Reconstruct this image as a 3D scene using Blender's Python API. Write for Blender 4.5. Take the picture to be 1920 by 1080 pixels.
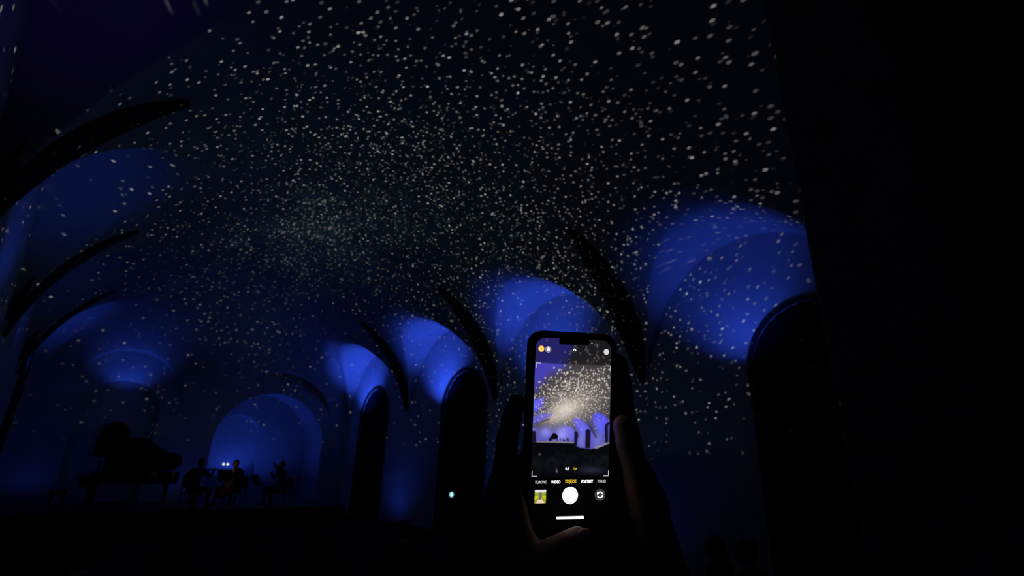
import bpy, bmesh, math, random
import numpy as np
from mathutils import Vector, Matrix

random.seed(7)
rng = np.random.default_rng(11)
R = math.radians
SC = bpy.context.scene
COL = SC.collection
for o in list(bpy.data.objects):
    bpy.data.objects.remove(o)

# ------------------------------------------------------------------ camera
EYE = Vector((0.0, 0.0, 1.65))
PSI, TH, ROLL = R(40.2), R(19.5), R(1.5)
fwd = Vector((math.sin(PSI) * math.cos(TH), math.cos(PSI) * math.cos(TH), math.sin(TH)))
rgt = Vector((math.cos(PSI), -math.sin(PSI), 0))
upv = rgt.cross(fwd)
r2 = rgt * math.cos(ROLL) + upv * math.sin(ROLL)
u2 = upv * math.cos(ROLL) - rgt * math.sin(ROLL)
cd = bpy.data.cameras.new('camera')
cam = bpy.data.objects.new('camera', cd)
COL.objects.link(cam)
cd.sensor_width = 36
cd.lens = 18.0
cd.clip_start = 0.02
cd.dof.use_dof = True
cd.dof.focus_distance = 0.40
cd.dof.aperture_fstop = 12.0
cam.matrix_world = Matrix((
    (r2.x, u2.x, -fwd.x, EYE.x), (r2.y, u2.y, -fwd.y, EYE.y),
    (r2.z, u2.z, -fwd.z, EYE.z), (0, 0, 0, 1)))
SC.camera = cam

# ------------------------------------------------------------------ world, view
w = bpy.data.worlds.new('night')
SC.world = w
w.use_nodes = True
w.node_tree.nodes['Background'].inputs[0].default_value = (0, 0, 0, 1)
w.node_tree.nodes['Background'].inputs[1].default_value = 0
vs = SC.view_settings
vs.view_transform = 'Standard'
vs.look = 'None'
vs.exposure = 0
vs.gamma = 1
vs.use_curve_mapping = False

# ------------------------------------------------------------------ hall dimensions
XL, XR = -1.1, 9.66
XC, HX = (XL + XR) / 2, (XR - XL) / 2
YB, YE = -2.6, 22.6
ZF, ZS, ZC = -0.2, 3.1, 7.45
BAYS = [-1.0, 4.2, 9.4, 14.6, 19.8]
WINS = [-2.0, 3.2, 8.5, 13.65, 19.9]
LUN_HW, LUN_TOP = 2.5, 6.2

# ------------------------------------------------------------------ lights
BLUE = (0.028, 0.088, 1.0)


def uplight(name, loc, aim, power, cone=165, color=BLUE, blend=1.0, radius=0.06):
    ld = bpy.data.lights.new(name, 'SPOT')
    ld.energy = power
    ld.color = color
    ld.spot_size = R(cone)
    ld.spot_blend = blend
    ld.shadow_soft_size = radius
    o = bpy.data.objects.new(name, ld)
    COL.objects.link(o)
    o.location = loc
    d = Vector(aim) - Vector(loc)
    o.rotation_euler = d.to_track_quat('-Z', 'Y').to_euler()
    return o


# blue washers lying on the hood above every window, and one in the alcove behind the stage
for cy, pw in ((4.2, 92), (9.4, 215), (14.6, 270), (20.3, 290)):
    uplight('blue_washer', (XR - 1.25, cy, 3.15), (XR + 0.05, cy + 0.45, 5.8), pw * 1.35, cone=84)
for cy, pw in ((-1.0, 7), (4.2, 9), (9.4, 22), (14.6, 9), (19.8, 60)):
    uplight('blue_washer', (XL + 1.25, cy, 3.15), (XL - 0.05, cy + 0.45, 5.8), pw * 1.2, cone=84,
            color=(0.10, 0.015, 0.8) if cy < 5 else BLUE)
# unseen weak blue fills added at the pier feet to brighten the lower walls
for cy, pw in ((6.8, 3), (12.0, 8), (17.2, 13)):
    uplight('pier_fill', (XR - 1.3, cy, ZF + 0.25), (XR, cy + 0.1, 1.6), pw, cone=120)
for cx, pw in ((-0.3, 3), (3.9, 4)):
    uplight('pier_fill', (cx, YE - 1.0, ZF + 0.6), (cx, YE, 2.2), pw, cone=120)
uplight('blue_washer', (1.5, YE - 0.75, 3.55), (1.5, YE - 0.15, 5.3), 36, cone=105)
uplight('blue_washer', (6.9, YE + 1.1, 0.45), (6.7, YE + 1.1, 4.2), 64, cone=160)
uplight('blue_washer', (5.95, YE + 2.3, 0.6), (5.9, YE + 2.7, 3.8), 60, cone=110)


def star_projector(loc, power):
    ld = bpy.data.lights.new('star_projector_beam', 'POINT')
    ld.energy = power
    ld.shadow_soft_size = 0.0
    ld.use_nodes = True
    nt = ld.node_tree
    N, L = nt.nodes, nt.links
    em = N['Emission']
    tc = N.new('ShaderNodeTexCoord')
    sep = N.new('ShaderNodeSeparateXYZ')
    L.new(tc.outputs['Normal'], sep.inputs[0])

    def math_(op, a, b=None, c=None):
        n = N.new('ShaderNodeMath')
        n.operation = op
        for i, v in enumerate((a, b, c)):
            if v is None:
                continue
            if isinstance(v, (int, float)):
                n.inputs[i].default_value = v
            else:
                L.new(v, n.inputs[i])
        return n.outputs[0]

    def ramp(v, lo, hi, a=0.0, b=1.0):
        n = N.new('ShaderNodeMapRange')
        n.interpolation_type = 'SMOOTHSTEP'
        L.new(v, n.inputs[0])
        n.inputs[1].default_value, n.inputs[2].default_value = lo, hi
        n.inputs[3].default_value, n.inputs[4].default_value = a, b
        return n.outputs[0]

    def layer(scale, thr, gain, off):
        mp = N.new('ShaderNodeVectorMath')
        mp.operation = 'ADD'
        mp.inputs[1].default_value = off
        L.new(tc.outputs['Normal'], mp.inputs[0])
        v = N.new('ShaderNodeTexVoronoi')
        v.inputs['Scale'].default_value = scale
        L.new(mp.outputs[0], v.inputs['Vector'])
        core = ramp(v.outputs['Distance'], thr, thr * 0.45)
        sc = N.new('ShaderNodeSeparateColor')
        L.new(v.outputs['Color'], sc.inputs[0])
        core = math_('MULTIPLY', core, math_('LESS_THAN', sc.outputs[1], share))
        br = math_('POWER', sc.outputs[0], 1.6)
        br = math_('MULTIPLY_ADD', br, gain, gain * 0.12)
        return math_('MULTIPLY', core, br)

    share = math_('MULTIPLY', ramp(sep.outputs[2], 0.05, 0.62, 0.30, 1.0), ramp(sep.outputs[0], -0.8, -0.1, 0.35, 1.0))
    s1 = layer(42, 0.175, 1.0, (0.0, 0.0, 0.0))
    s2 = layer(50, 0.21, 0.55, (3.1, 0.4, 1.7))
    s3 = layer(62, 0.28, 0.62, (1.1, 5.4, 2.7))
    # milky-way band of the star plate, running along the crown of the hall
    nz = N.new('ShaderNodeTexNoise')
    nz.inputs['Scale'].default_value = 3.2
    nz.inputs['Detail'].default_value = 3
    L.new(tc.outputs['Normal'], nz.inputs['Vector'])
    ax = math_('ABSOLUTE', math_('ADD', sep.outputs[0], 0.03))
    band = ramp(ax, 0.42, 0.02)
    band = math_('MULTIPLY', band, ramp(nz.outputs[0], 0.36, 0.62))
    s2 = math_('MULTIPLY', s2, math_('MULTIPLY_ADD', band, 0.4, 0.6))
    s3 = math_('MULTIPLY', s3, math_('MULTIPLY', band, ramp(sep.outputs[1], -0.1, 0.5)))
    s4 = layer(60, 0.22, 0.8, (7.3, 2.2, 4.1))
    s4 = math_('MULTIPLY', s4, ramp(sep.outputs[1], 0.1, -0.35))
    stars = math_('ADD', math_('ADD', s1, s4), math_('ADD', s2, s3))
    glow = math_('MULTIPLY_ADD', math_('MULTIPLY', band, ramp(sep.outputs[1], -0.1, 0.6)), 0.012, 0.0028)
    above = ramp(sep.outputs[2], 0.02, 0.07)
    # stars: faint pink / teal tints; stray light: dull teal
    nc = N.new('ShaderNodeTexNoise')
    nc.inputs['Scale'].default_value = 30
    L.new(tc.outputs['Normal'], nc.inputs['Vector'])
    cr = N.new('ShaderNodeValToRGB')
    cr.color_ramp.elements[0].position = 0.35
    cr.color_ramp.elements[0].color = (0.78, 1.0, 1.0, 1)
    cr.color_ramp.elements[1].position = 0.65
    cr.color_ramp.elements[1].color = (1.0, 0.90, 0.92, 1)
    L.new(nc.outputs[0], cr.inputs[0])
    m1 = N.new('ShaderNodeVectorMath')
    m1.operation = 'SCALE'
    L.new(cr.outputs[0], m1.inputs[0])
    L.new(stars, m1.inputs['Scale'])
    m2 = N.new('ShaderNodeVectorMath')
    m2.operation = 'SCALE'
    m2.inputs[0].default_value = (0.45, 1.0, 1.05)
    L.new(glow, m2.inputs['Scale'])
    ad = N.new('ShaderNodeVectorMath')
    L.new(m1.outputs[0], ad.inputs[0])
    L.new(m2.outputs[0], ad.inputs[1])
    L.new(ad.outputs[0], em.inputs['Color'])
    L.new(above, em.inputs['Strength'])
    o = bpy.data.objects.new('star_projector_beam', ld)
    COL.objects.link(o)
    o.location = loc
    return o


star_projector((4.3, 9.4, 1.75), 1750)

# ------------------------------------------------------------------ materials
MATS = {}


def mat(name, col, rough=0.8, var=0.12, scale=8.0, bump=0.0, metal=0.0, spec=0.3):
    if name in MATS:
        return MATS[name]
    m = bpy.data.materials.new(name)
    m.use_nodes = True
    nt = m.node_tree
    N, L = nt.nodes, nt.links
    b = N['Principled BSDF']
    b.inputs['Roughness'].default_value = rough
    b.inputs['Metallic'].default_value = metal
    b.inputs['Specular IOR Level'].default_value = spec
    tc = N.new('ShaderNodeTexCoord')
    nz = N.new('ShaderNodeTexNoise')
    nz.inputs['Scale'].default_value = scale
    nz.inputs['Detail'].default_value = 4
    L.new(tc.outputs['Object'], nz.inputs['Vector'])
    r = N.new('ShaderNodeValToRGB')
    r.color_ramp.elements[0].position = 0.3
    r.color_ramp.elements[1].position = 0.7
    r.color_ramp.elements[0].color = (*[max(0, c * (1 - var)) for c in col], 1)
    r.color_ramp.elements[1].color = (*[min(1, c * (1 + var)) for c in col], 1)
    L.new(nz.outputs[0], r.inputs[0])
    L.new(r.outputs[0], b.inputs['Base Color'])
    if bump:
        bp = N.new('ShaderNodeBump')
        bp.inputs['Strength'].default_value = bump
        bp.inputs['Distance'].default_value = 0.02
        L.new(nz.outputs[0], bp.inputs['Height'])
        L.new(bp.outputs[0], b.inputs['Normal'])
    MATS[name] = m
    return m


def s2l(c):
    return tuple(((v / 255) / 12.92 if v / 255 <= 0.04045 else ((v / 255 + 0.055) / 1.055) ** 2.4) for v in c)


def emis(name, srgb, k=1.0):
    if name in MATS:
        return MATS[name]
    m = bpy.data.materials.new(name)
    m.use_nodes = True
    nt = m.node_tree
    nt.nodes.remove(nt.nodes['Principled BSDF'])
    e = nt.nodes.new('ShaderNodeEmission')
    e.inputs[0].default_value = (*s2l(srgb), 1)
    e.inputs[1].default_value = k
    nt.links.new(e.outputs[0], nt.nodes['Material Output'].inputs[0])
    MATS[name] = m
    return m


PLASTER = mat('plaster', (0.50, 0.49, 0.47), 0.95, 0.07, 1.6, 0.12, spec=0.1)
STONE = mat('pier_stone', (0.22, 0.21, 0.20), 0.9, 0.2, 5, 0.3, spec=0.1)
CURTAIN = mat('blackout_cloth', (0.010, 0.009, 0.012), 0.95, 0.2, 20, spec=0.05)
FRAMEW = mat('dark_window_wood', (0.03, 0.022, 0.018), 0.6, 0.3, 12)
STRIPM = mat('near_black_strip', (0.035, 0.033, 0.034), 0.95, 0.25, 6, 0.3, spec=0.05)  # near-black strips laid on the barrel, far darker than the plaster
FLOORM = mat('floor_boards', (0.007, 0.006, 0.006), 0.9, 0.3, 3, spec=0.05)
STAGEM = mat('stage_boards', (0.10, 0.075, 0.05), 0.7, 0.25, 4)
SKIRT = mat('stage_skirt', (0.006, 0.006, 0.007), 1.0, 0.2, 20, spec=0.0)
LACQ = mat('black_lacquer', (0.006, 0.006, 0.007), 0.25, 0.1, 4, spec=0.4)
BRASS = mat('brass', (0.5, 0.35, 0.12), 0.35, 0.1, 20, metal=1.0)
IVORY = mat('piano_keys', (0.35, 0.34, 0.30), 0.5, 0.05, 20)
BLKCLOTH = mat('black_suit', (0.008, 0.008, 0.010), 0.95, 0.3, 25, spec=0.05)
COAT = mat('dark_coat', (0.012, 0.011, 0.014), 0.95, 0.3, 18, spec=0.05)
SKIN = mat('skin', (0.42, 0.24, 0.17), 0.6, 0.12, 60, 0.15)
NAIL = mat('nail', (0.50, 0.31, 0.25), 0.35, 0.06, 60)
HAIRD = mat('dark_hair', (0.012, 0.009, 0.008), 0.8, 0.3, 40)
VARNISH = mat('violin_varnish', (0.16, 0.055, 0.02), 0.35, 0.25, 14)
EBONY = mat('ebony', (0.008, 0.007, 0.007), 0.5, 0.2, 20)
PAPER = mat('sheet_paper', (0.6, 0.58, 0.5), 0.9, 0.04, 10)
METALB = mat('black_metal', (0.012, 0.012, 0.013), 0.5, 0.2, 20)
CHAIRM = mat('chair_fabric', (0.012, 0.010, 0.012), 0.95, 0.3, 30)
CASEM = mat('phone_case', (0.006, 0.006, 0.007), 0.85, 0.15, 40, spec=0.1)
GLASSB = mat('phone_glass', (0.002, 0.002, 0.002), 0.25, 0.05, 10, spec=0.15)

# ------------------------------------------------------------------ helpers


def link(name, me, m=None, parent=None, smooth=False, sharp=None):
    o = bpy.data.objects.new(name, me)
    COL.objects.link(o)
    if m is not None and not me.materials:
        me.materials.append(m)
    if smooth:
        me.polygons.foreach_set('use_smooth', [True] * len(me.polygons))
        if sharp:
            me.set_sharp_from_angle(angle=R(sharp))
    if parent is not None:
        o.parent = parent
    return o


def obj(name, bm, m, parent=None, smooth=False, sharp=None, recalc=True):
    if recalc:
        bmesh.ops.recalc_face_normals(bm, faces=bm.faces)
    me = bpy.data.meshes.new(name)
    bm.to_mesh(me)
    bm.free()
    return link(name, me, m, parent, smooth, sharp)


def empty(name, loc=(0, 0, 0), rz=0.0):
    o = bpy.data.objects.new(name, None)
    COL.objects.link(o)
    o.location = loc
    o.rotation_euler = (0, 0, rz)
    o.empty_display_size = 0.1
    return o


def tag(o, label, cat, group=None):
    o['label'] = label
    o['category'] = cat
    if group:
        o['group'] = group
    return o


def struct(o):
    o['kind'] = 'structure'
    return o


def copy_tree(o, parent=None):
    c = o.copy()
    COL.objects.link(c)
    c.parent = parent
    for ch in list(o.children):
        copy_tree(ch, c)
    return c


def box(bm, x0, x1, y0, y1, z0, z1, bevel=0.0):
    v = [bm.verts.new(p) for p in ((x0, y0, z0), (x1, y0, z0), (x1, y1, z0), (x0, y1, z0),
                                   (x0, y0, z1), (x1, y0, z1), (x1, y1, z1), (x0, y1, z1))]
    fs = [bm.faces.new([v[i] for i in q]) for q in
          ((0, 3, 2, 1), (4, 5, 6, 7), (0, 1, 5, 4), (1, 2, 6, 5), (2, 3, 7, 6), (3, 0, 4, 7))]
    if bevel:
        es = list({e for f in fs for e in f.edges})
        bmesh.ops.bevel(bm, geom=es, offset=bevel, segments=2, affect='EDGES', profile=0.5)
    return bm


def nb():
    return bmesh.new()


def basis(d):
    d = Vector(d).normalized()
    a = Vector((0, 0, 1)) if abs(d.z) < 0.9 else Vector((1, 0, 0))
    x = d.cross(a).normalized()
    return x, d.cross(x).normalized()


def tube(bm, pts, rads, n=10, cap=True):
    pts = [Vector(p) for p in pts]
    if isinstance(rads, (int, float)):
        rads = [rads] * len(pts)
    rings = []
    x = y = None
    for i, p in enumerate(pts):
        d = (pts[min(i + 1, len(pts) - 1)] - pts[max(i - 1, 0)])
        if x is None:
            x, y = basis(d)
        else:
            dn = d.normalized()
            x = (x - dn * x.dot(dn)).normalized()
            y = dn.cross(x).normalized()
        rings.append([bm.verts.new(p + (x * math.cos(2 * math.pi * k / n) + y * math.sin(2 * math.pi * k / n)) * rads[i]) for k in range(n)])
    for a, b in zip(rings, rings[1:]):
        for k in range(n):
            bm.faces.new((a[k], a[(k + 1) % n], b[(k + 1) % n], b[k]))
    if cap:
        bm.faces.new(rings[0][::-1])
        bm.faces.new(rings[-1])
    return bm


def ball(bm, c, rad, sub=2, rot=None):
    rad = (rad, rad, rad) if isinstance(rad, (int, float)) else rad
    m = Matrix.Translation(Vector(c))
    if rot is not None:
        m = m @ rot.to_4x4()
    m = m @ Matrix.Diagonal((*rad, 1))
    bmesh.ops.create_icosphere(bm, subdivisions=sub, radius=1.0, matrix=m)
    return bm


def limb(bm, pts, rads, n=12):
    """tapered chain with round joints, to be fused afterwards"""
    for i in range(len(pts) - 1):
        tube(bm, [pts[i], pts[i + 1]], [rads[i], rads[i + 1]], n)
    for p, r_ in zip(pts, rads):
        ball(bm, p, r_, 2)


def fuse(bm, voxel, smooth=4, fac=0.5):
    """melt overlapping closed shapes into one continuous surface"""
    bmesh.ops.recalc_face_normals(bm, faces=bm.faces)
    me = bpy.data.meshes.new('tmp')
    bm.to_mesh(me)
    bm.free()
    o = bpy.data.objects.new('tmp', me)
    COL.objects.link(o)
    md = o.modifiers.new('r', 'REMESH')
    md.mode = 'VOXEL'
    md.voxel_size = voxel
    md.use_smooth_shade = True
    s = o.modifiers.new('s', 'SMOOTH')
    s.factor = fac
    s.iterations = smooth
    dg = bpy.context.evaluated_depsgraph_get()
    out = bpy.data.meshes.new_from_object(o.evaluated_get(dg))
    bpy.data.objects.remove(o)
    bpy.data.meshes.remove(me)
    out.materials.clear()
    out.polygons.foreach_set('use_smooth', [True] * len(out.polygons))
    return out


# ------------------------------------------------------------------ vault
def barrel(X):
    t = (X - XC) / HX
    return ZS + (ZC - ZS) * np.sqrt(np.clip(1 - t * t, 0, 1))


def vault_height(X, Y):
    z = barrel(X)
    d = 4.6
    q = np.clip((Y - (YE - d)) / d, 0, 1)
    z = np.minimum(z, ZS + (ZC - ZS) * np.sqrt(np.clip(1 - q * q, 0, 1)))
    for cy in BAYS:
        t = np.abs(Y - cy) / LUN_HW
        # the lunette rises slightly from the wall towards the crown
        rise = 0.25 * (1 - np.minimum(np.abs(X - XL), np.abs(XR - X)) / HX)
        lz = ZS + (LUN_TOP - ZS - rise + 0.25) * np.sqrt(np.clip(1 - t ** 2.1, 0, 1))
        z = np.where(t < 1, np.maximum(z, lz), z)
    for cx, hw, top in ((1.5, 1.95, 5.3), (6.6, 2.45, 5.2)):
        t = np.abs(X - cx) / hw
        lz = ZS - 0.4 + (top - ZS + 0.4) * np.sqrt(np.clip(1 - t ** 2.1, 0, 1))
        z = np.where((t < 1) & (Y > YE - 4.6), np.maximum(z, np.minimum(lz, barrel(X))), z)
    return z


def build_vault():
    nt_, ny = 210, 560
    t = np.linspace(math.pi, 0, nt_)
    X = XC + HX * np.cos(t)
    Y = np.linspace(YB, YE, ny)
    XX, YY = np.meshgrid(X, Y)
    ZZ = vault_height(XX, YY)
    V = np.stack([XX, YY, ZZ], -1).reshape(-1, 3)
    i = np.arange(ny - 1)[:, None] * nt_ + np.arange(nt_ - 1)[None, :]
    F = np.stack([i, i + nt_, i + nt_ + 1, i + 1], -1).reshape(-1, 4)
    me = bpy.data.meshes.new('ceiling')
    me.from_pydata(V.tolist(), [], F.tolist())
    o = link('ceiling', me, PLASTER, None, True, 28)
    return struct(o)



def strip_mesh(Y0, side):
    """flat near-black strip lying on the barrel between two lunettes, widest at the haunch and dying out towards the crown"""
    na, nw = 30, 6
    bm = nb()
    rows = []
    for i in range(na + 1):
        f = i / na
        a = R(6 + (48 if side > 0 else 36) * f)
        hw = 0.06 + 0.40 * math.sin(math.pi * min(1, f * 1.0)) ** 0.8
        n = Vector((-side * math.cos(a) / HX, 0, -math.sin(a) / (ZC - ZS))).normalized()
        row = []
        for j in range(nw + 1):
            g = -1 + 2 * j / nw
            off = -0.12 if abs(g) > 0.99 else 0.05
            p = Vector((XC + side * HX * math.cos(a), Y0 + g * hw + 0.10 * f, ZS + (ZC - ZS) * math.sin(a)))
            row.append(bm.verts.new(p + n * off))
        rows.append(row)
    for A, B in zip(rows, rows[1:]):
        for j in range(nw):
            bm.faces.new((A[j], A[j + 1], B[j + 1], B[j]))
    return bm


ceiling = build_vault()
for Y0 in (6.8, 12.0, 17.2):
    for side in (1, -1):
        obj('vault_strip', strip_mesh(Y0, side), STRIPM, ceiling, True, 50)

# ------------------------------------------------------------------ walls with arched openings


def arch_z(s, a):
    t = min(1.0, abs(s - a['c']) / a['hw'])
    return a['spring'] + (a['crown'] - a['spring']) * math.sqrt(max(0.0, 1 - t * t))


def wall(name, s0, s1, z0, z1, arches, to3, depth_dir, m=PLASTER):
    """flat wall in (s,z) with arched openings that have plastered reveals"""
    bm = nb()

    def P(s, z, d=0.0):
        p = to3(s, z)
        return bm.verts.new((p[0] + depth_dir[0] * d, p[1] + depth_dir[1] * d, p[2]))

    cuts = {s0, s1}
    for a in arches:
        for k in range(33):
            cuts.add(round(a['c'] - a['hw'] * math.cos(math.pi * k / 32), 5))
    cuts = sorted(cuts)
    for u, v in zip(cuts, cuts[1:]):
        mid = (u + v) / 2
        a = next((a for a in arches if abs(mid - a['c']) < a['hw']), None)
        if a is None:
            bm.faces.new((P(u, z0), P(v, z0), P(v, z1), P(u, z1)))
            continue
        zu, zv = arch_z(u, a), arch_z(v, a)
        bm.faces.new((P(u, zu), P(v, zv), P(v, z1), P(u, z1)))
        if a['sill'] > z0:
            bm.faces.new((P(u, z0), P(v, z0), P(v, a['sill']), P(u, a['sill'])))
        d = a['depth']
        bm.faces.new((P(u, zu), P(u, zu, d), P(v, zv, d), P(v, zv)))
    for a in arches:
        d = a['depth']
        for s in (a['c'] - a['hw'], a['c'] + a['hw']):
            bm.faces.new((P(s, a['sill']), P(s, a['spring']), P(s, a['spring'], d), P(s, a['sill'], d)))
    bmesh.ops.remove_doubles(bm, verts=bm.verts, dist=1e-4)
    return struct(obj(name, bm, m, recalc=False))


def win(c, hw=1.15, crown=4.65, depth=0.45, sill=ZF):
    return dict(c=c, hw=hw, spring=crown - hw, crown=crown, sill=sill, depth=depth)


side_windows = [win(c) for c in WINS]
wall('wall_right', YB, YE, ZF, 6.9, side_windows, lambda s, z: (XR, s, z), (1, 0))
wall('wall_left', YB, YE, ZF, 6.9, side_windows[-1:], lambda s, z: (XL, s, z), (-1, 0))
end_arches = [dict(c=1.5, hw=1.15, spring=3.2, crown=4.25, sill=ZF, depth=0.35),
              dict(c=6.62, hw=2.1, spring=2.3, crown=4.35, sill=ZF, depth=0.3)]
wall('wall_end', XL, XR, ZF, 6.2, end_arches, lambda s, z: (s, YE, z), (0, 1))
wall('wall_end_recess', 0.2, 2.8, ZF, 4.6, [dict(c=1.55, hw=0.36, spring=2.45, crown=2.8, sill=1.7, depth=0.3)],
     lambda s, z: (s, YE + 0.35, z), (0, 1))
bm = nb()
box(bm, XL - 0.6, XR + 0.6, YB - 0.3, YB, ZF, ZC + 0.2)
struct(obj('wall_back', bm, PLASTER))

# vaulted alcove behind the wide arch of the end wall
bm = nb()
prof = []
for k in range(25):
    a = math.pi * k / 24
    prof.append((6.62 - 2.35 * math.cos(a), 2.2 + 2.35 * math.sin(a)))
prof = [(6.62 - 2.35, ZF)] + prof + [(6.62 + 2.35, ZF)]
for y0, y1 in ((YE + 0.3, YE + 2.6),):
    A = [bm.verts.new((x, y0, z)) for x, z in prof]
    B = [bm.verts.new((x, y1, z)) for x, z in prof]
    for k in range(len(prof) - 1):
        bm.faces.new((A[k], A[k + 1], B[k + 1], B[k]))
struct(obj('wall_alcove', bm, PLASTER, smooth=True, sharp=30))
wall('wall_alcove_back', 6.62 - 2.4, 6.62 + 2.4, ZF, 4.7,
     [dict(c=5.95, hw=0.95, spring=2.7, crown=3.62, sill=ZF + 0.6, depth=0.4)],
     lambda s, z: (s, YE + 2.6, z), (0, 1))
bm = nb()
box(bm, 4.8, 7.1, YE + 3.0, YE + 3.1, ZF, 4.0)
struct(obj('wall_alcove_niche', bm, PLASTER))

# floor, stage
bm = nb()
box(bm, XL - 0.6, XR + 0.6, YB, YE + 3.2, ZF - 0.2, ZF)
struct(obj('floor', bm, FLOORM))

# ------------------------------------------------------------------ windows under blackout cloth
wcount = 0


def arch_ring(bm, a, rin, rout, to3, dd, d0, d1, z0):
    """moulding that follows the opening: between two offsets of the arch, from depth d0 to d1"""
    path = [(-1, z0)] + [(-math.cos(math.pi * k / 28), None) for k in range(29)] + [(1, z0)]
    rows = []
    for c, z in path:
        row = []
        for off, d in ((rin, d0), (rout, d0), (rout, d1), (rin, d1)):
            hw = a['hw'] + off
            s = a['c'] + c * hw
            zz = z if z is not None else a['spring'] + (a['crown'] - a['spring'] + off) * math.sqrt(max(0, 1 - c * c))
            p = to3(s, zz)
            row.append(bm.verts.new((p[0] + dd[0] * d, p[1] + dd[1] * d, p[2])))
        rows.append(row)
    for A, B in zip(rows, rows[1:]):
        for k in range(4):
            bm.faces.new((A[k], A[(k + 1) % 4], B[(k + 1) % 4], B[k]))
    bm.faces.new(rows[0])
    bm.faces.new(rows[-1][::-1])


def curtain_bm(a, side, to3, dd, dep):
    bm = nb()
    n, mrows = 40, 10
    vs_ = []
    for i in range(n + 1):
        f = i / n
        s = a['c'] + side * f * a['hw'] * 0.995
        top = arch_z(s, a) - 0.01
        d = dep + 0.018 * math.sin(f * 11 * math.pi)
        col = []
        for j in range(mrows + 1):
            z = a['sill'] + 0.01 + (top - a['sill'] - 0.01) * j / mrows
            p = to3(s, z)
            col.append(bm.verts.new((p[0] + dd[0] * d, p[1] + dd[1] * d, p[2])))
        vs_.append(col)
    for A, B in zip(vs_, vs_[1:]):
        for j in range(mrows):
            bm.faces.new((A[j], B[j], B[j + 1], A[j + 1]))
    return bm


def make_window(a, to3, dd):
    global wcount
    wcount += 1
    bm = nb()
    arch_ring(bm, a, -0.10, 0.0, to3, dd, 0.12, 0.30, a['sill'])
    fr = struct(obj('window_%d' % wcount, bm, FRAMEW, smooth=True, sharp=35))
    bm = nb()
    arch_ring(bm, a, 0.0, 0.08, to3, dd, -0.06, 0.0, a['sill'])
    obj('hood_moulding', bm, FRAMEW, fr, True, 35)
    for s in (-1, 1):
        obj('curtain', curtain_bm(a, s, to3, dd, 0.03), CURTAIN, fr, True)
    return fr


for a in side_windows[1:]:
    make_window(a, lambda s, z: (XR, s, z), (1, 0))
for a in side_windows[-1:]:
    make_window(a, lambda s, z: (XL, s, z), (-1, 0))
make_window(dict(c=1.55, hw=0.36, spring=2.45, crown=2.8, sill=1.7, depth=0.3), lambda s, z: (s, YE + 0.35, z), (0, 1))

# ------------------------------------------------------------------ near pier
bm = nb()
box(bm, 4.3, XR, 0.5, 1.36, ZF + 0.5, 6.6, 0.03)
pier = struct(obj('wall_pier', bm, STONE))
bm = nb()
box(bm, 4.2, XR, 0.4, 1.46, ZF, ZF + 0.5, 0.04)
obj('plinth', bm, STONE, pier)
bm = nb()
box(bm, 4.18, XR, 0.38, 1.48, 6.6, 6.85, 0.05)
box(bm, 4.24, XR, 0.44, 1.42, 6.85, 7.5)
obj('capital', bm, STONE, pier)

# ------------------------------------------------------------------ stage
ZT = 0.3
stage = empty('stage_platform', (3.4, 20.6, ZF))
bm = nb()
box(bm, XL + 0.05 - 3.4, 8.3 - 3.4, 18.6 - 20.6, 18.64 - 20.6, 0, 0.46)
box(bm, 8.26 - 3.4, 8.3 - 3.4, 18.64 - 20.6, YE - 20.65, 0, 0.46)
obj('skirt', bm, SKIRT, stage)
pw_ = (8.3 - XL - 0.05) / 12
bm = nb()
box(bm, 0.004, pw_ - 0.004, 18.58 - 20.6, YE - 20.65, 0.46, 0.5)
deck = obj('deck_panel', bm, STAGEM, stage)
for k in range(12):
    d = deck if k == 0 else deck.copy()
    if k:
        COL.objects.link(d)
    d.location = (XL + 0.05 - 3.4 + k * pw_, 0, 0)
tag(stage, 'low black-skirted wooden stage carrying the grand piano and musicians', 'stage')

# ------------------------------------------------------------------ grand piano (keyboard to the left, lid open to the hall)
pn = empty('grand_piano', (1.05, 19.35, ZT))
tag(pn, 'black grand piano with raised lid standing on the stage', 'piano')
PL, PD = 2.3, 1.5


def piano_outline(n=26):
    pts = [(0.0, 0.0), (0.75, 0.0)]
    for k in range(1, n):
        f = k / n
        x = 0.75 + (PL - 0.42 - 0.75) * f
        y = 0.62 * (3 * f * f - 2 * f ** 3)
        pts.append((x, y))
    c = (PL - 0.42, 0.62 + 0.44)
    for k in range(0, 15):
        a = -math.pi / 2 + math.pi * k / 14
        pts.append((c[0] + 0.42 * math.cos(a), c[1] + 0.44 * math.sin(a)))
    pts.append((0.0, PD))
    return pts


def prism(bm, pts, z0, z1):
    A = [bm.verts.new((x, y, z0)) for x, y in pts]
    B = [bm.verts.new((x, y, z1)) for x, y in pts]
    bm.faces.new(A[::-1])
    bm.faces.new(B)
    for k in range(len(pts)):
        j = (k + 1) % len(pts)
        bm.faces.new((A[k], A[j], B[j], B[k]))


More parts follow.
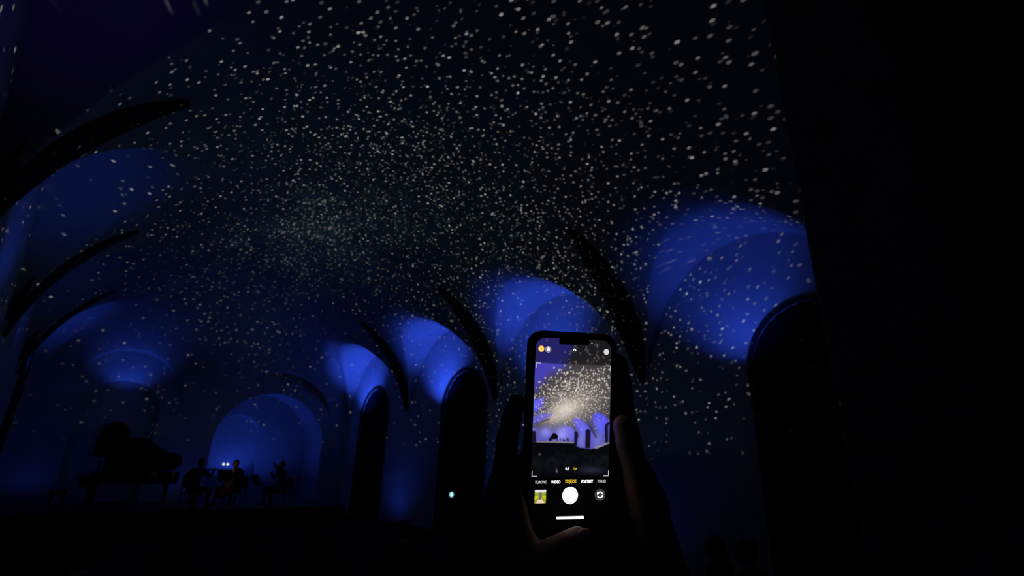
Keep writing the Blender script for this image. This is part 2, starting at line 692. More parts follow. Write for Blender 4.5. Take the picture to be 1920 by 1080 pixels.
out = piano_outline()
bm = nb()
prism(bm, [(x, y) for x, y in out if x > 0.001 or True], 0.66, 1.0)
obj('case', bm, LACQ, pn, True, 35)
bm = nb()
box(bm, -0.22, 0.0, 0.02, PD - 0.02, 0.60, 0.70)
box(bm, -0.22, 0.0, 0.02, 0.09, 0.70, 0.86, 0.01)
box(bm, -0.22, 0.0, PD - 0.09, PD - 0.02, 0.70, 0.86, 0.01)
kb = obj('key_bed', bm, LACQ, pn)
bm = nb()
kw = (PD - 0.22) / 52
box(bm, -0.19, -0.02, 0.0006, kw - 0.0006, 0.70, 0.735)
k0 = obj('white_key', bm, IVORY, kb)
for k in range(52):
    o = k0 if k == 0 else k0.copy()
    if k:
        COL.objects.link(o)
    o.location = (0, 0.11 + k * kw, 0)
bm = nb()
box(bm, -0.13, -0.02, -0.006, 0.006, 0.735, 0.75)
k0 = obj('black_key', bm, EBONY, kb)
first = True
for k in range(51):
    if k % 7 in (1, 4):
        continue
    o = k0 if first else k0.copy()
    if not first:
        COL.objects.link(o)
    first = False
    o.location = (0, 0.11 + (k + 1) * kw, 0)
# lid turns on the far long side and leans up towards the hall
lid = empty('lid_hinge')
COL.objects.unlink(lid)
bpy.data.objects.remove(lid)
bm = nb()
prism(bm, [(x, y - PD) for x, y in out if x >= 0.0], 0.0, 0.025)
lid = obj('lid', bm, LACQ, pn, True, 35)
lid.location = (0.30, PD, 1.005)
lid.scale = (0.87, 1, 1)
lid.rotation_euler = (R(-40), 0, 0)
bm = nb()
box(bm, -0.40, 0.0, -PD, 0.0, 0.0, 0.022)
o = obj('lid_flap', bm, LACQ, lid)
o.rotation_euler = (0, R(168), 0)
o.location = (0.0, 0.0, 0.05)
bm = nb()
tube(bm, [(0.95, 0.12, 0.98), (0.95, PD - 1.32 * math.cos(R(40)), 1.0 + 1.30 * math.sin(R(40)))], 0.012, 8)
obj('prop_stick', bm, LACQ, pn)
bm = nb()
box(bm, 0.12, 0.14, 0.25, PD - 0.25, 1.0, 1.30, 0.004)
obj('music_desk', bm, LACQ, pn)
for lx, ly in ((0.12, 0.14), (0.12, PD - 0.14), (PL - 0.30, 1.05)):
    bm = nb()
    tube(bm, [(lx, ly, 0.66), (lx, ly, 0.55), (lx, ly, 0.45), (lx, ly, 0.09)], [0.075, 0.075, 0.055, 0.04], 12)
    leg = obj('leg', bm, LACQ, pn, True, 40)
    bm = nb()
    tube(bm, [(lx - 0.02, ly, 0.045), (lx + 0.02, ly, 0.045)], 0.045, 14)
    obj('caster', bm, BRASS, leg, True, 40)
bm = nb()
for sy in (-0.13, 0.13):
    tube(bm, [(0.22, PD / 2 + sy * 1.3, 0.66), (0.22, PD / 2 + sy, 0.12)], 0.02, 8)
box(bm, 0.12, 0.36, PD / 2 - 0.22, PD / 2 + 0.22, 0.08, 0.16, 0.01)
lyre = obj('pedal_lyre', bm, LACQ, pn)
for k in (-1, 0, 1):
    bm = nb()
    box(bm, -0.02, 0.13, PD / 2 + k * 0.09 - 0.015, PD / 2 + k * 0.09 + 0.015, 0.085, 0.10, 0.004)
    obj('pedal', bm, BRASS, lyre)

bn = empty('piano_bench', (0.45, 20.05, ZT))
tag(bn, 'small black piano bench standing empty left of the grand piano', 'bench')
bm = nb()
box(bm, -0.18, 0.18, -0.32, 0.32, 0.38, 0.48, 0.02)
obj('seat', bm, CHAIRM, bn)
for sx in (-0.14, 0.14):
    for sy in (-0.28, 0.28):
        bm = nb()
        tube(bm, [(sx, sy, 0), (sx, sy, 0.38)], [0.018, 0.026], 8)
        obj('leg', bm, LACQ, bn)

# ------------------------------------------------------------------ people


def seated_mesh(spec, voxel=0.017):
    """one continuous seated body, facing +x, feet at z = 0; spec gives the arms and the lean"""
    L_ = spec.get('lean', 0.0)
    bm = nb()
    hip, chest = Vector((0, 0, 0.52)), Vector((0.03 + L_ * 0.6, 0, 0.94))
    neck, head = Vector((0.05 + L_, 0, 1.11)), Vector((0.085 + L_ * 1.2, spec.get('tilt', 0.0), 1.245))
    sh = 0.185 * spec.get('broad', 1.0)
    ball(bm, hip, (0.15, 0.175, 0.13))
    ball(bm, hip.lerp(chest, 0.5), (0.125, 0.155, 0.2))
    ball(bm, chest, (0.125, 0.175, 0.17))
    limb(bm, [chest + Vector((0, -sh + 0.02, 0.08)), chest + Vector((0, 0, 0.12)), chest + Vector((0, sh - 0.02, 0.08))], [0.07, 0.09, 0.07])
    limb(bm, [chest + Vector((0, 0, 0.1)), neck, head + Vector((-0.02, 0, -0.04))], [0.065, 0.055, 0.055])
    ball(bm, head, (0.098, 0.078, 0.118), 3)
    ball(bm, head + Vector((0.045, 0, -0.075)), (0.045, 0.045, 0.04))
    ball(bm, head + Vector((0.108, 0, -0.012)), (0.016, 0.014, 0.022))
    for s in (-1, 1):
        ball(bm, head + Vector((-0.005, s * 0.08, -0.005)), (0.02, 0.012, 0.032))
        kx, ky = spec.get('knee', (0.43, 0.15))
        ax, ay = spec.get('ankle', (0.42, 0.16))
        knee, ank = Vector((kx, s * ky, 0.50)), Vector((ax, s * ay, 0.09))
        limb(bm, [Vector((0.0, s * 0.095, 0.50)), knee, ank], [0.095, 0.066, 0.042])
        limb(bm, [ank + Vector((-0.03, 0, -0.045)), ank + Vector((0.08, s * 0.01, -0.05)), ank + Vector((0.16, s * 0.02, -0.055))], [0.042, 0.042, 0.033])
    arms = spec.get('arms', {-1: ((0.10, 0.27, 0.72), (0.30, 0.10, 0.60)), 1: ((0.10, 0.27, 0.72), (0.30, 0.10, 0.60))})
    for s in (-1, 1):
        e, h = arms[s]
        S = chest + Vector((0, s * sh, 0.07))
        E_, H_ = Vector((e[0] + L_ * .5, s * e[1], e[2])), Vector((h[0] + L_ * .5, s * h[1], h[2]))
        limb(bm, [S, E_, H_], [0.06, 0.045, 0.03])
        d = (H_ - E_).normalized()
        P = H_ + d * 0.05
        ball(bm, P, (0.045, 0.035, 0.035))
        sd, up_ = basis(d)
        for q, ln in ((-0.027, 0.055), (-0.009, 0.068), (0.009, 0.064), (0.027, 0.05)):
            limb(bm, [P + sd * q + d * 0.02, P + sd * q + d * (0.02 + ln) - up_ * 0.012], [0.011, 0.009], 8)
        limb(bm, [P + sd * 0.03 - d * 0.02, P + sd * 0.055 + d * 0.03], [0.013, 0.010], 8)
    me = fuse(bm, voxel, 3)
    return me, head, arms, L_


def paint_person(me, head, cloth, hands):
    me.materials.append(cloth)
    me.materials.append(SKIN)
    co = np.empty(len(me.vertices) * 3, np.float32)
    me.vertices.foreach_get('co', co)
    co = co.reshape(-1, 3)
    idx = np.zeros(len(me.polygons), np.int32)
    for p in me.polygons:
        c = p.center
        if c.z > head.z - 0.125 or any((c - h).length < 0.10 for h in hands):
            idx[p.index] = 1
    me.polygons.foreach_set('material_index', idx)


def hair_mesh(head, style):
    bm = nb()
    ball(bm, head + Vector((-0.018, 0, 0.022)), (0.10, 0.090, 0.112), 3)
    if style == 'long':
        limb(bm, [head + Vector((-0.06, 0, 0)), head + Vector((-0.085, 0, -0.10)), head + Vector((-0.10, 0, -0.22))], [0.085, 0.085, 0.06])
    if style == 'bun':
        ball(bm, head + Vector((-0.12, 0, 0.06)), 0.045)
    # open at the face: cut away what lies in front of the hair line
    for f in list(bm.faces):
        c = f.calc_center_median() - head
        if c.x > 0.03 and c.z < 0.062 or (c.x > -0.02 and c.z < -0.02 and style != 'long'):
            bm.faces.remove(f)
    me = bpy.data.meshes.new('hair')
    bm.to_mesh(me)
    bm.free()
    return me


def make_person(loc, ang, spec, cloth, hair='short'):
    me, head, arms, L_ = seated_mesh(spec)
    hands = [Vector((h[0] + L_ * .5, s * h[1], h[2])) + (Vector((h[0], s * h[1], h[2])) - Vector((e[0], s * e[1], e[2]))).normalized() * 0.05 for s, (e, h) in arms.items()]
    paint_person(me, head, cloth, hands)
    p = empty('person', loc, ang)
    link('body', me, None, p, True)
    link('hair', hair_mesh(head, hair), HAIRD, p, True)
    return p, head


def make_chair(loc, ang, label, group, seat_z=0.44):
    c = empty('chair', loc, ang)
    bm = nb()
    box(bm, -0.23, 0.21, -0.22, 0.22, seat_z - 0.06, seat_z - 0.02, 0.015)
    obj('seat', bm, CHAIRM, c)
    bm = nb()
    box(bm, -0.27, -0.235, -0.21, 0.21, seat_z + 0.12, seat_z + 0.46, 0.012)
    obj('backrest', bm, CHAIRM, c)
    for sx in (-0.25, 0.18):
        for sy in (-0.19, 0.19):
            bm = nb()
            tube(bm, [(sx, sy, 0), (sx, sy, seat_z - 0.05 if sx > 0 else seat_z + 0.44)], 0.013, 8)
            obj('leg', bm, METALB, c)
    tag(c, label, 'chair', group)
    return c


# violins -------------------------------------------------------------
def violin_mesh_parts(parent, k=1.0):
    """violin along +x (scroll at +x), body centre at the origin, top plate +z"""
    def outline(n=48):
        pts = []
        for i in range(n):
            t = 2 * math.pi * i / n
            x = 0.178 * math.cos(t)
            wdt = 0.100 if math.cos(t) < 0 else 0.082
            y = math.sin(t) * (wdt - 0.030 * math.exp(-((x - 0.01) / 0.045) ** 2))
            pts.append((x * k, y * k))
        return pts
    bm = nb()
    prism(bm, outline(), -0.018 * k, 0.018 * k)
    obj('soundbox', bm, VARNISH, parent, True, 40)
    bm = nb()
    tube(bm, [(0.16 * k, 0, 0.012 * k), (0.33 * k, 0, 0.014 * k), (0.38 * k, 0, 0.004 * k), (0.40 * k, 0, 0.012 * k), (0.39 * k, 0, 0.022 * k)], [0.016 * k, 0.012 * k, 0.011 * k, 0.010 * k, 0.008 * k], 8)
    obj('neck', bm, VARNISH, parent, True)
    bm = nb()
    box(bm, 0.06 * k, 0.32 * k, -0.012 * k, 0.012 * k, 0.026 * k, 0.032 * k)
    obj('fingerboard', bm, EBONY, parent)
    bm = nb()
    box(bm, -0.03 * k, -0.024 * k, -0.02 * k, 0.02 * k, 0.018 * k, 0.045 * k)
    obj('bridge', bm, VARNISH, parent)
    bm = nb()
    box(bm, -0.16 * k, -0.06 * k, -0.018 * k, 0.018 * k, 0.022 * k, 0.030 * k)
    obj('tailpiece', bm, EBONY, parent)


def aim_x(o, loc, target, up_hint=(0, 0, 1)):
    d = (Vector(target) - Vector(loc)).normalized()
    y = Vector(up_hint).cross(d).normalized()
    z = d.cross(y)
    o.matrix_world = Matrix(((d.x, y.x, z.x, loc[0]), (d.y, y.y, z.y, loc[1]), (d.z, y.z, z.z, loc[2]), (0, 0, 0, 1)))


def make_bow(a, b, label):
    o = empty('bow')
    ln = (Vector(b) - Vector(a)).length
    bm = nb()
    tube(bm, [(0, 0, 0), (ln * 0.5, 0, -0.008), (ln, 0, 0.004)], [0.005, 0.0045, 0.0035], 6)
    obj('stick', bm, VARNISH, o)
    bm = nb()
    box(bm, 0.02, ln, -0.004, 0.004, -0.024, -0.021)
    obj('bow_hair', bm, PAPER, o)
    bm = nb()
    box(bm, 0.01, 0.06, -0.006, 0.006, -0.024, -0.002, 0.002)
    obj('frog', bm, EBONY, o)
    aim_x(o, a, b)
    tag(o, label, 'bow')
    return o


def to_world(loc, ang, p):
    return Vector(loc) + Matrix.Rotation(ang, 3, 'Z') @ Vector(p)


# violin arms: left hand out along the neck, right hand over the strings
VIO = {1: ((0.24, 0.24, 0.86), (0.44, 0.20, 1.00)), -1: ((0.14, 0.38, 0.86), (0.34, 0.20, 0.98))}
chair_label = 'plain black chair under the %s on the stage'


def violinist(loc, ang, label, vlabel, blabel, chair_who, raise_=0.0, hair='short', k=1.0):
    spec = dict(arms={1: ((0.24, 0.24, 0.86 + raise_ * .4), (0.42, 0.19, 1.02 + raise_)), -1: ((0.12, 0.38, 0.86), (0.30, 0.16, 0.98))},
                lean=0.03, tilt=0.03, ankle=(0.40, 0.20), knee=(0.43, 0.18))
    p, head = make_person(loc, ang, spec, BLKCLOTH, hair)
    p.scale = (1.05, 1.22, 1.04)
    tag(p, label, 'person', 'musicians on the stage')
    v = empty('violin')
    violin_mesh_parts(v, k)
    a = to_world(loc, ang, (0.20, 0.10, 1.09 + raise_ * .35))
    b = to_world(loc, ang, (0.52, 0.22, 1.11 + raise_ * 1.45))
    aim_x(v, a, b)
    tag(v, vlabel, 'violin')
    make_bow(to_world(loc, ang, (0.33, -0.30, 0.98)), to_world(loc, ang, (0.36, 0.33, 1.19 + raise_ * .5)), blabel)
    make_chair(loc, ang, chair_label % chair_who, 'musicians\' chairs')


violinist((3.62, 19.35, ZT), R(-62), 'seated musician in black with violin beside the tail of the grand piano',
          'varnished violin held by the musician nearest the grand piano', 'thin violin bow of the musician nearest the grand piano',
          'musician nearest the piano')
violinist((6.28, 19.35, ZT), R(188), 'seated musician in black raising a violin, rightmost on the stage',
          'violin raised steeply by the rightmost musician on the stage', 'thin violin bow of the rightmost musician on the stage',
          'rightmost musician', raise_=0.17, k=1.1)

# cellist ---------------------------------------------------------------
CL, CA = (5.03, 20.12, ZT), R(212)
spec = dict(arms={1: ((0.22, 0.34, 0.84), (0.30, 0.10, 1.04)), -1: ((0.22, 0.38, 0.76), (0.44, 0.22, 0.64))},
            lean=0.05, tilt=-0.03, ankle=(0.46, 0.26), knee=(0.42, 0.26))
p, head = make_person(CL, CA, spec, BLKCLOTH, 'short')
p.scale = (1.05, 1.15, 1.04)
tag(p, 'seated musician in black behind the lamplit music stand', 'person', 'musicians on the stage')
make_chair(CL, CA, chair_label % 'musician behind the lamps', 'musicians\' chairs')
ce = empty('cello')
violin_mesh_parts(ce, 2.05)
bm = nb()
tube(bm, [(-0.36, 0, 0), (-0.62, 0, -0.02)], [0.008, 0.004], 6)
obj('endpin', bm, METALB, ce)
a, b = to_world(CL, CA, (0.42, 0.02, 0.55)), to_world(CL, CA, (0.22, 0.08, 1.15))
aim_x(ce, a, b, tuple(Matrix.Rotation(CA, 3, 'Z') @ Vector((1, 0, 0.3))))
tag(ce, 'dark varnished cello between the knees of the middle musician', 'cello')
make_bow(to_world(CL, CA, (0.54, -0.34, 0.62)), to_world(CL, CA, (0.54, 0.36, 0.70)), 'cello bow held across the strings by the middle musician')


# music stands ------------------------------------------------------------
def music_stand(loc, ang, label, lamps, desk_z=0.80, group=None):
    s = empty('music_stand', loc, ang)
    bm = nb()
    tube(bm, [(0, 0, 0.16), (0, 0, desk_z + 0.06)], 0.010, 8)
    obj('pole', bm, METALB, s)
    for k in range(3):
        a_ = 2 * math.pi * k / 3 + 0.4
        bm = nb()
        tube(bm, [(0, 0, 0.20), (0.26 * math.cos(a_), 0.26 * math.sin(a_), 0.01)], 0.007, 6)
        obj('leg', bm, METALB, s)
    # desk leans away from the reader (reader on +x)
    dm = Matrix.Translation((0, 0, desk_z + 0.05)) @ Matrix.Rotation(R(-22), 4, 'Y')
    bm = nb()
    box(bm, -0.006, 0.006, -0.26, 0.26, -0.02, 0.33, 0.002)
    box(bm, 0.0, 0.05, -0.26, 0.26, -0.03, -0.02)
    bm.transform(dm)
    dk = obj('desk', bm, METALB, s)
    bm = nb()
    box(bm, 0.008, 0.012, -0.22, -0.005, -0.018, 0.29)
    bm.transform(dm)
    obj('sheet', bm, PAPER, dk)
    bm = nb()
    box(bm, 0.008, 0.012, 0.005, 0.22, -0.018, 0.29)
    bm.transform(dm)
    obj('sheet', bm, PAPER, dk)
    for y in lamps:
        bm = nb()
        tube(bm, [dm @ Vector((0, y, 0.31)), dm @ Vector((-0.02, y, 0.40)), dm @ Vector((0.05, y, 0.46))], 0.006, 6)
        la = obj('lamp_arm', bm, METALB, s, True)
        bm = nb()
        ball(bm, dm @ Vector((0.06, y, 0.46)), (0.036, 0.036, 0.030), 2)
        obj('lamp_bulb', bm, emis('stand_lamp_glow', (255, 255, 235), 1.3), la, True)
    tag(s, label, 'music stand', group)
    return s


music_stand((4.47, 19.32, ZT), R(40), 'black music stand with two small white lamps glowing on top', (-0.075, 0.075), 0.78)
music_stand((5.42, 19.2, ZT), R(10), 'unlit black music stand in front of the rightmost musician', (), 0.62)
ld = bpy.data.lights.new('stand_lamp_light', 'POINT')
ld.energy = 0.4
ld.color = (1.0, 0.86, 0.55)
ld.shadow_soft_size = 0.03
o = bpy.data.objects.new('stand_lamp_light', ld)
COL.objects.link(o)
o.location = (4.62, 19.40, 1.33)

# cyan lamp on a stand in front of the far curtain ---------------------------
fl = empty('floor_lamp', (9.15, 13.25, ZF))
tag(fl, 'small cyan lamp on a thin stand before the dark arched window', 'lamp')
bm = nb()
tube(bm, [(0, 0, 0.03), (0, 0, 1.03)], 0.015, 8)
obj('pole', bm, METALB, fl)
bm = nb()
tube(bm, [(0, 0, 0), (0, 0, 0.03)], [0.16, 0.15], 20)
obj('base', bm, METALB, fl)
bm = nb()
tube(bm, [(0.06, 0, 1.10), (-0.07, -0.05, 1.12)], [0.06, 0.085], 14)
hd = obj('lamp_head', bm, METALB, fl, True, 40)
bm = nb()
ball(bm, (-0.075, -0.05, 1.12), (0.05, 0.07, 0.07), 2)
obj('lens', bm, emis('cyan_led', (160, 245, 255), 1.1), hd, True)

# ------------------------------------------------------------------ audience
kinds = []
for sp, hr in ((dict(), 'short'), (dict(broad=0.92, lean=0.02), 'long'), (dict(broad=1.08, lean=-0.03), 'short')):
    p, head = make_person((0, 0, ZF), R(90), sp, COAT, hr)
    kinds.append(p)
c0 = make_chair((0, 0, ZF), R(90), 'dark padded chair under a seated listener in the dark hall', 'audience chairs')
used = set()
spots = []
for r_, (Y, z) in enumerate(((3.15, 0), (4.0, 0), (4.9, 0), (5.82, 0))):
    for i in range(9):
        X = -0.5 + i * 0.64 + (r_ % 2) * 0.3 + random.uniform(-0.04, 0.04)
        spots.append([X, Y + random.uniform(-0.05, 0.05), random.uniform(-0.08, 0.0), random.randrange(3), random.uniform(-9, 9)])


def fix(x, y, dz, kd):
    near = min(spots, key=lambda s: (s[0] - x) ** 2 + (s[1] - y) ** 2)
    near[:] = [x, y, dz, kd, 0]


fix(3.35, 5.82, -0.02, 0)
fix(3.02, 4.90, 0.0, 0)
spots.append([5.04, 2.56, 0.02, 2, 0])
spots.append([5.62, 3.15, -0.03, 1, 0])
for k in (3.35, 5.82), (3.02, 4.90):
    spots[:] = [s for s in spots if s[:2] == list(k) or math.hypot(s[0] - k[0], (s[1] - k[1]) * 0.9) > 0.55]
AUD = 'audience seated in the dark'
for X, Y, dz, kd, an in spots:
    src = kinds[kd]
    p = src if kd not in used else copy_tree(src)
    used.add(kd)
    # the seat back takes the smaller listeners lower: scale instead of sinking them
    s = 1.0 + dz
    p.location = (X, Y - 0.05, ZF)
    p.scale = (s, s, s * 0.93)
    p.rotation_euler = (0, 0, R(90 + an))
    own = {(3.35, 5.82): 'seated listener, left of two heads dark against the blue wall between the arched windows',
           (3.02, 4.90): 'seated listener, right of two heads dark against the blue wall between the arched windows',
           (5.04, 2.56): 'seated listener, larger dark head low beside the nearest arched window',
           (5.62, 3.15): 'seated listener with long hair, smaller dark head low beside the nearest arched window'}.get((X, Y))
    tag(p, own or 'seated listener in dark clothes hidden in the black rows before the stage', 'person', AUD)
    c = c0 if 'c' not in used else copy_tree(c0)
    used.add('c')
    c.location = (X, Y - 0.05, ZF)
    c.rotation_euler = (0, 0, R(90 + an))
    c.scale = (1, 1, s * 0.93)

# ------------------------------------------------------------------ phone held up in front of the camera
PH_C = Vector((0.2958, 0.2755, 1.6779))
PH_R, PH_U, PH_N = Vector((0.888, -0.459, 0.0283)), Vector((-0.1191, -0.1701, 0.9782)), Vector((-0.4442, -0.872, -0.2057))
PM = Matrix(((PH_R.x, PH_U.x, PH_N.x, PH_C.x), (PH_R.y, PH_U.y, PH_N.y, PH_C.y), (PH_R.z, PH_U.z, PH_N.z, PH_C.z), (0, 0, 0, 1)))
MM = 0.001
SW, SH = 61.5, 140.0      # lit display, millimetres
ph = empty('smartphone')
ph.matrix_world = PM
tag(ph, 'smartphone in a black case held up, filming the starlit vault', 'phone')


def rounded(wd, ht, rad, n=8, cx=0.0, cy=0.0):
    pts = []
    for sx, sy, a0 in ((1, 1, 0), (-1, 1, 90), (-1, -1, 180), (1, -1, 270)):
        for k in range(n + 1):
            a = R(a0 + 90 * k / n)
            pts.append((cx + sx * (wd / 2 - rad) + rad * math.cos(a), cy + sy * (ht / 2 - rad) + rad * math.sin(a)))
    return pts


def plate(pts, z0, z1=None):
    bm = nb()
    pts = [(x * MM, y * MM) for x, y in pts]
    if z1 is None:
        bm.faces.new([bm.verts.new((x, y, z0 * MM)) for x, y in pts])
    else:
        prism(bm, pts, z0 * MM, z1 * MM)
    return bm


# case as a shallow tray: rim stands 0.8 mm above the glass
bm = nb()
o_, i_ = rounded(70.5, 150.5, 11), rounded(65.0, 144.5, 9)
A = [bm.verts.new((x * MM, y * MM, -9.5 * MM)) for x, y in o_]
B = [bm.verts.new((x * MM, y * MM, 0.2 * MM)) for x, y in o_]
B2 = [bm.verts.new((x * MM * 0.985, y * MM * 0.993, 0.9 * MM)) for x, y in o_]
Cc = [bm.verts.new((x * MM, y * MM, 0.9 * MM)) for x, y in i_]
D = [bm.verts.new((x * MM, y * MM, -0.6 * MM)) for x, y in i_]
n_ = len(o_)
for a_, b_ in ((A, B), (B, B2), (B2, Cc), (Cc, D)):
    for k in range(n_):
        bm.faces.new((a_[k], a_[(k + 1) % n_], b_[(k + 1) % n_], b_[k]))
bm.faces.new(A[::-1])
bm.faces.new(D)
obj('case', bm, CASEM, ph, True, 35)
obj('glass', plate(rounded(64.9, 144.4, 9), -0.6, -0.15), GLASSB, ph)
bm = nb()
for y0, y1 in ((18, 30), (33, 45)):
    box(bm, -36.0 * MM, -35.2 * MM, y0 * MM, y1 * MM, -6 * MM, -3 * MM, 0.0003)
obj('volume_buttons', bm, CASEM, ph)
bm = nb()
box(bm, 8 * MM, 32 * MM, 38 * MM, 68 * MM, -11.5 * MM, -9.4 * MM, 0.0012)
cb = obj('camera_bump', bm, GLASSB, ph)
for x, y in ((25, 60), (15, 46)):
    bm = nb()
    tube(bm, [(x * MM, y * MM, -12.5 * MM), (x * MM, y * MM, -11.4 * MM)], 0.006, 20)
    obj('lens', bm, GLASSB, cb)

# --- what the display shows: the live view of the hall, worked out numerically on a fine grid
NX, NY = 190, 430
u = np.linspace(-SW / 2, SW / 2, NX)
v = np.linspace(-SH / 2, SH / 2, NY)
U, V = np.meshgrid(u, v)
img = np.zeros((NY, NX, 3))


def sm(x, a, b):
    t = np.clip((x - a) / (b - a), 0, 1)
    return t * t * (3 - 2 * t)


def over(mask, c):
    global img
    img = img * (1 - mask[..., None]) + np.array(s2l(c)) * mask[..., None]


def poly_mask(pts, soft=0.5):
    """signed-distance style soft polygon"""
    inside = np.zeros(U.shape, bool)
    dist = np.full(U.shape, 1e9)
    n = len(pts)
    for i in range(n):
        x0, y0 = pts[i]
        x1, y1 = pts[(i + 1) % n]
        c = ((y0 > V) != (y1 > V)) & (U < (x1 - x0) * (V - y0) / (y1 - y0 + 1e-12) + x0)
        inside ^= c
        t = np.clip(((U - x0) * (x1 - x0) + (V - y0) * (y1 - y0)) / ((x1 - x0) ** 2 + (y1 - y0) ** 2 + 1e-12), 0, 1)
        dist = np.minimum(dist, np.hypot(U - x0 - t * (x1 - x0), V - y0 - t * (y1 - y0)))
    sd = np.where(inside, -dist, dist)
    return sm(sd, soft, -soft)


def blob(cx, cy, rx, ry, ang=0.0):
    c, s = math.cos(ang), math.sin(ang)
    x, y = (U - cx) * c + (V - cy) * s, -(U - cx) * s + (V - cy) * c
    return np.exp(-((x / rx) ** 2 + (y / ry) ** 2))


view = np.ones(U.shape)
over(view, (54, 51, 58))
over(blob(10, 34, 34, 18) * 0.8, (78, 74, 76))
over(blob(-2, 18, 24, 14, 0.4) * 0.95, (142, 134, 128))
over(blob(-6, 16.5, 11, 5.5, 0.4) * 0.85, (226, 214, 200))
over(blob(-11, 11, 8, 3.2, 0.3) * 0.7, (190, 180, 172))
# side vault at the upper left
over(poly_mask([(-40, 80), (6, 80), (-8, 48), (-20, 42), (-31, 30), (-40, 26)], 5) * 0.9, (72, 66, 186))
# lunettes
for pts, c, s_ in (
        ([(-34, 23), (-28, 23.5), (-23, 24.5), (-24, 20), (-28, 15), (-34, 10)], (92, 92, 226), 1.6),
        ([(-34, 9), (-25, 13), (-15, 13), (-24, 8), (-34, 3)], (96, 94, 205), 1.4),
        ([(17, 13), (21, 14.5), (27, 12), (31, 7), (31, 0), (24, -3), (20, 3)], (86, 84, 232), 1.6),
        ([(1, 9), (5, 10.5), (11, 6), (17, -1), (17, -6), (9, -6), (5, 2)], (94, 92, 228), 1.5),
        ([(-8, 3), (-4, 4), (2, 0), (5, -6), (0, -7), (-6, -2)], (104, 102, 226), 1.3)):
    over(poly_mask(pts, s_), c)
over(sm(V, 2.5, -5.0) * 0.75, (92, 91, 196))
for cx, cy, rx, ry, ang, c, k_ in (
        (-8.0, -2.2, 5.2, 5.4, 0, (152, 150, 250), 0.95), (-20.5, -0.5, 4.6, 3.6, 0, (138, 136, 246), 0.85),
        (-30.5, 0.8, 3.0, 2.0, 0, (120, 118, 240), 0.8), (0.5, 0.5, 3.2, 2.0, -0.7, (120, 118, 240), 0.8),
        (8.0, 3.5, 5.5, 3.4, -0.65, (112, 110, 240), 0.8), (8.0, -6.0, 2.6, 6.0, 0, (124, 120, 214), 0.8),
        (21.5, 6.5, 5.5, 4.0, -0.6, (104, 102, 244), 0.8), (21.0, -5.5, 4.0, 6.5, 0, (120, 116, 210), 0.8),
        (-27.5, 19.5, 4.0, 3.2, 0.5, (102, 100, 240), 0.7)):
    over(blob(cx, cy, rx, ry, ang) * k_, c)
# dark strips across the vault
for p0, p1, w_ in (((-32, 12), (-18, 18), 0.7), ((-32, 5), (-18, 9), 0.6), ((12, 7.5), (20, -4), 0.9), ((1, 3.5), (5, -4), 0.7)):
    d = np.array(p1) - np.array(p0)
    q = np.array([-d[1], d[0]]) / np.hypot(*d) * w_
    over(poly_mask([tuple(np.array(p0) - q * 0.2), tuple(np.array(p0) + q * 0.2), tuple(np.array(p1) + q), tuple(np.array(p1) - q)], 0.6) * 0.75, (36, 32, 44))
# stars over the vault
ns = 2100
sx_ = rng.uniform(-31, 31, ns)
sy_ = rng.uniform(-2, 68, ns)
pr = np.exp(-(((sx_ * 0.9 + 2) / 30) ** 2) - ((sy_ - 24 - 0.35 * sx_) / 17) ** 2) + 0.16
pr *= sm(sy_ - (28 + 0.9 * (sx_ + 31)) * (sx_ < -2), 12, -6) * (sx_ < -2) + (sx_ >= -2) + 0.06
pr *= sm(sy_, -3, 12)
keep = rng.uniform(0, 1.15, ns) < pr
for x, y in zip(sx_[keep], sy_[keep]):
    far = np.clip((y - 8) / 45, 0, 1)
    r_ = 0.24 + 0.36 * far * rng.uniform(0.6, 1.2)
    ix, iy = int((x + SW / 2) / SW * (NX - 1)), int((y + SH / 2) / SH * (NY - 1))
    a0, a1, b0, b1 = max(ix - 6, 0), ix + 7, max(iy - 6, 0), iy + 7
    uu, vv = U[b0:b1, a0:a1], V[b0:b1, a0:a1]
    g = np.exp(-(((uu - x) / r_) ** 2 + ((vv - y) / (r_ * 0.95)) ** 2))[..., None]
    k = rng.uniform(0.45, 1.0) * (0.6 if y > 50.5 else 1.0)
    img[b0:b1, a0:a1] = img[b0:b1, a0:a1] * (1 - g * k) + np.array(s2l((255, 240, 226))) * g * k
# dark windows
for pts in ([(-34, 0.5), (-29, 0.5), (-28.3, -0.5), (-27.6, -8), (-34, -9)],
            [(2.0, -0.2), (3.5, 0.6), (5.2, -1.2), (4.4, -9.8), (2.2, -9.8)],
            [(11.0, 1.4), (13, 2.6), (15.4, 0.8), (15.2, -12), (11.2, -12)],
            [(26.5, 5.0), (28.5, 7.2), (33, 8.5), (33, -14), (27.5, -10)]):
    over(poly_mask(pts, 0.45) * 0.97, (16, 12, 22))
over(poly_mask([(29.2, 5.2), (31, 6.2), (31, -6), (29.6, -7)], 0.4) * 0.6, (90, 86, 170))
# stage, piano, musicians
over(poly_mask([(-18.0, -5.4), (-14.5, -0.8), (-12.4, -1.2), (-10.6, -3.2), (-11.2, -4.9), (-10.6, -7.0), (-11.4, -7.0), (-12, -5.4), (-15.5, -5.5), (-16, -7.0), (-17.5, -7.0)], 0.3), (8, 6, 14))
for x, h_ in ((-9.0, 2.6), (-6.6, 2.2), (-5.4, 1.6), (-3.6, 2.8), (-2.6, 2.4)):
    over(blob(x, -7.2 + h_ * 0.5, 0.55, h_ * 0.6), (8, 6, 14))
over(poly_mask([(-27, -7.2), (-12, -7.3), (1.8, -7.6), (1.8, -8.3), (-12, -8.0), (-27, -7.9)], 0.3) * 0.9, (150, 135, 95))
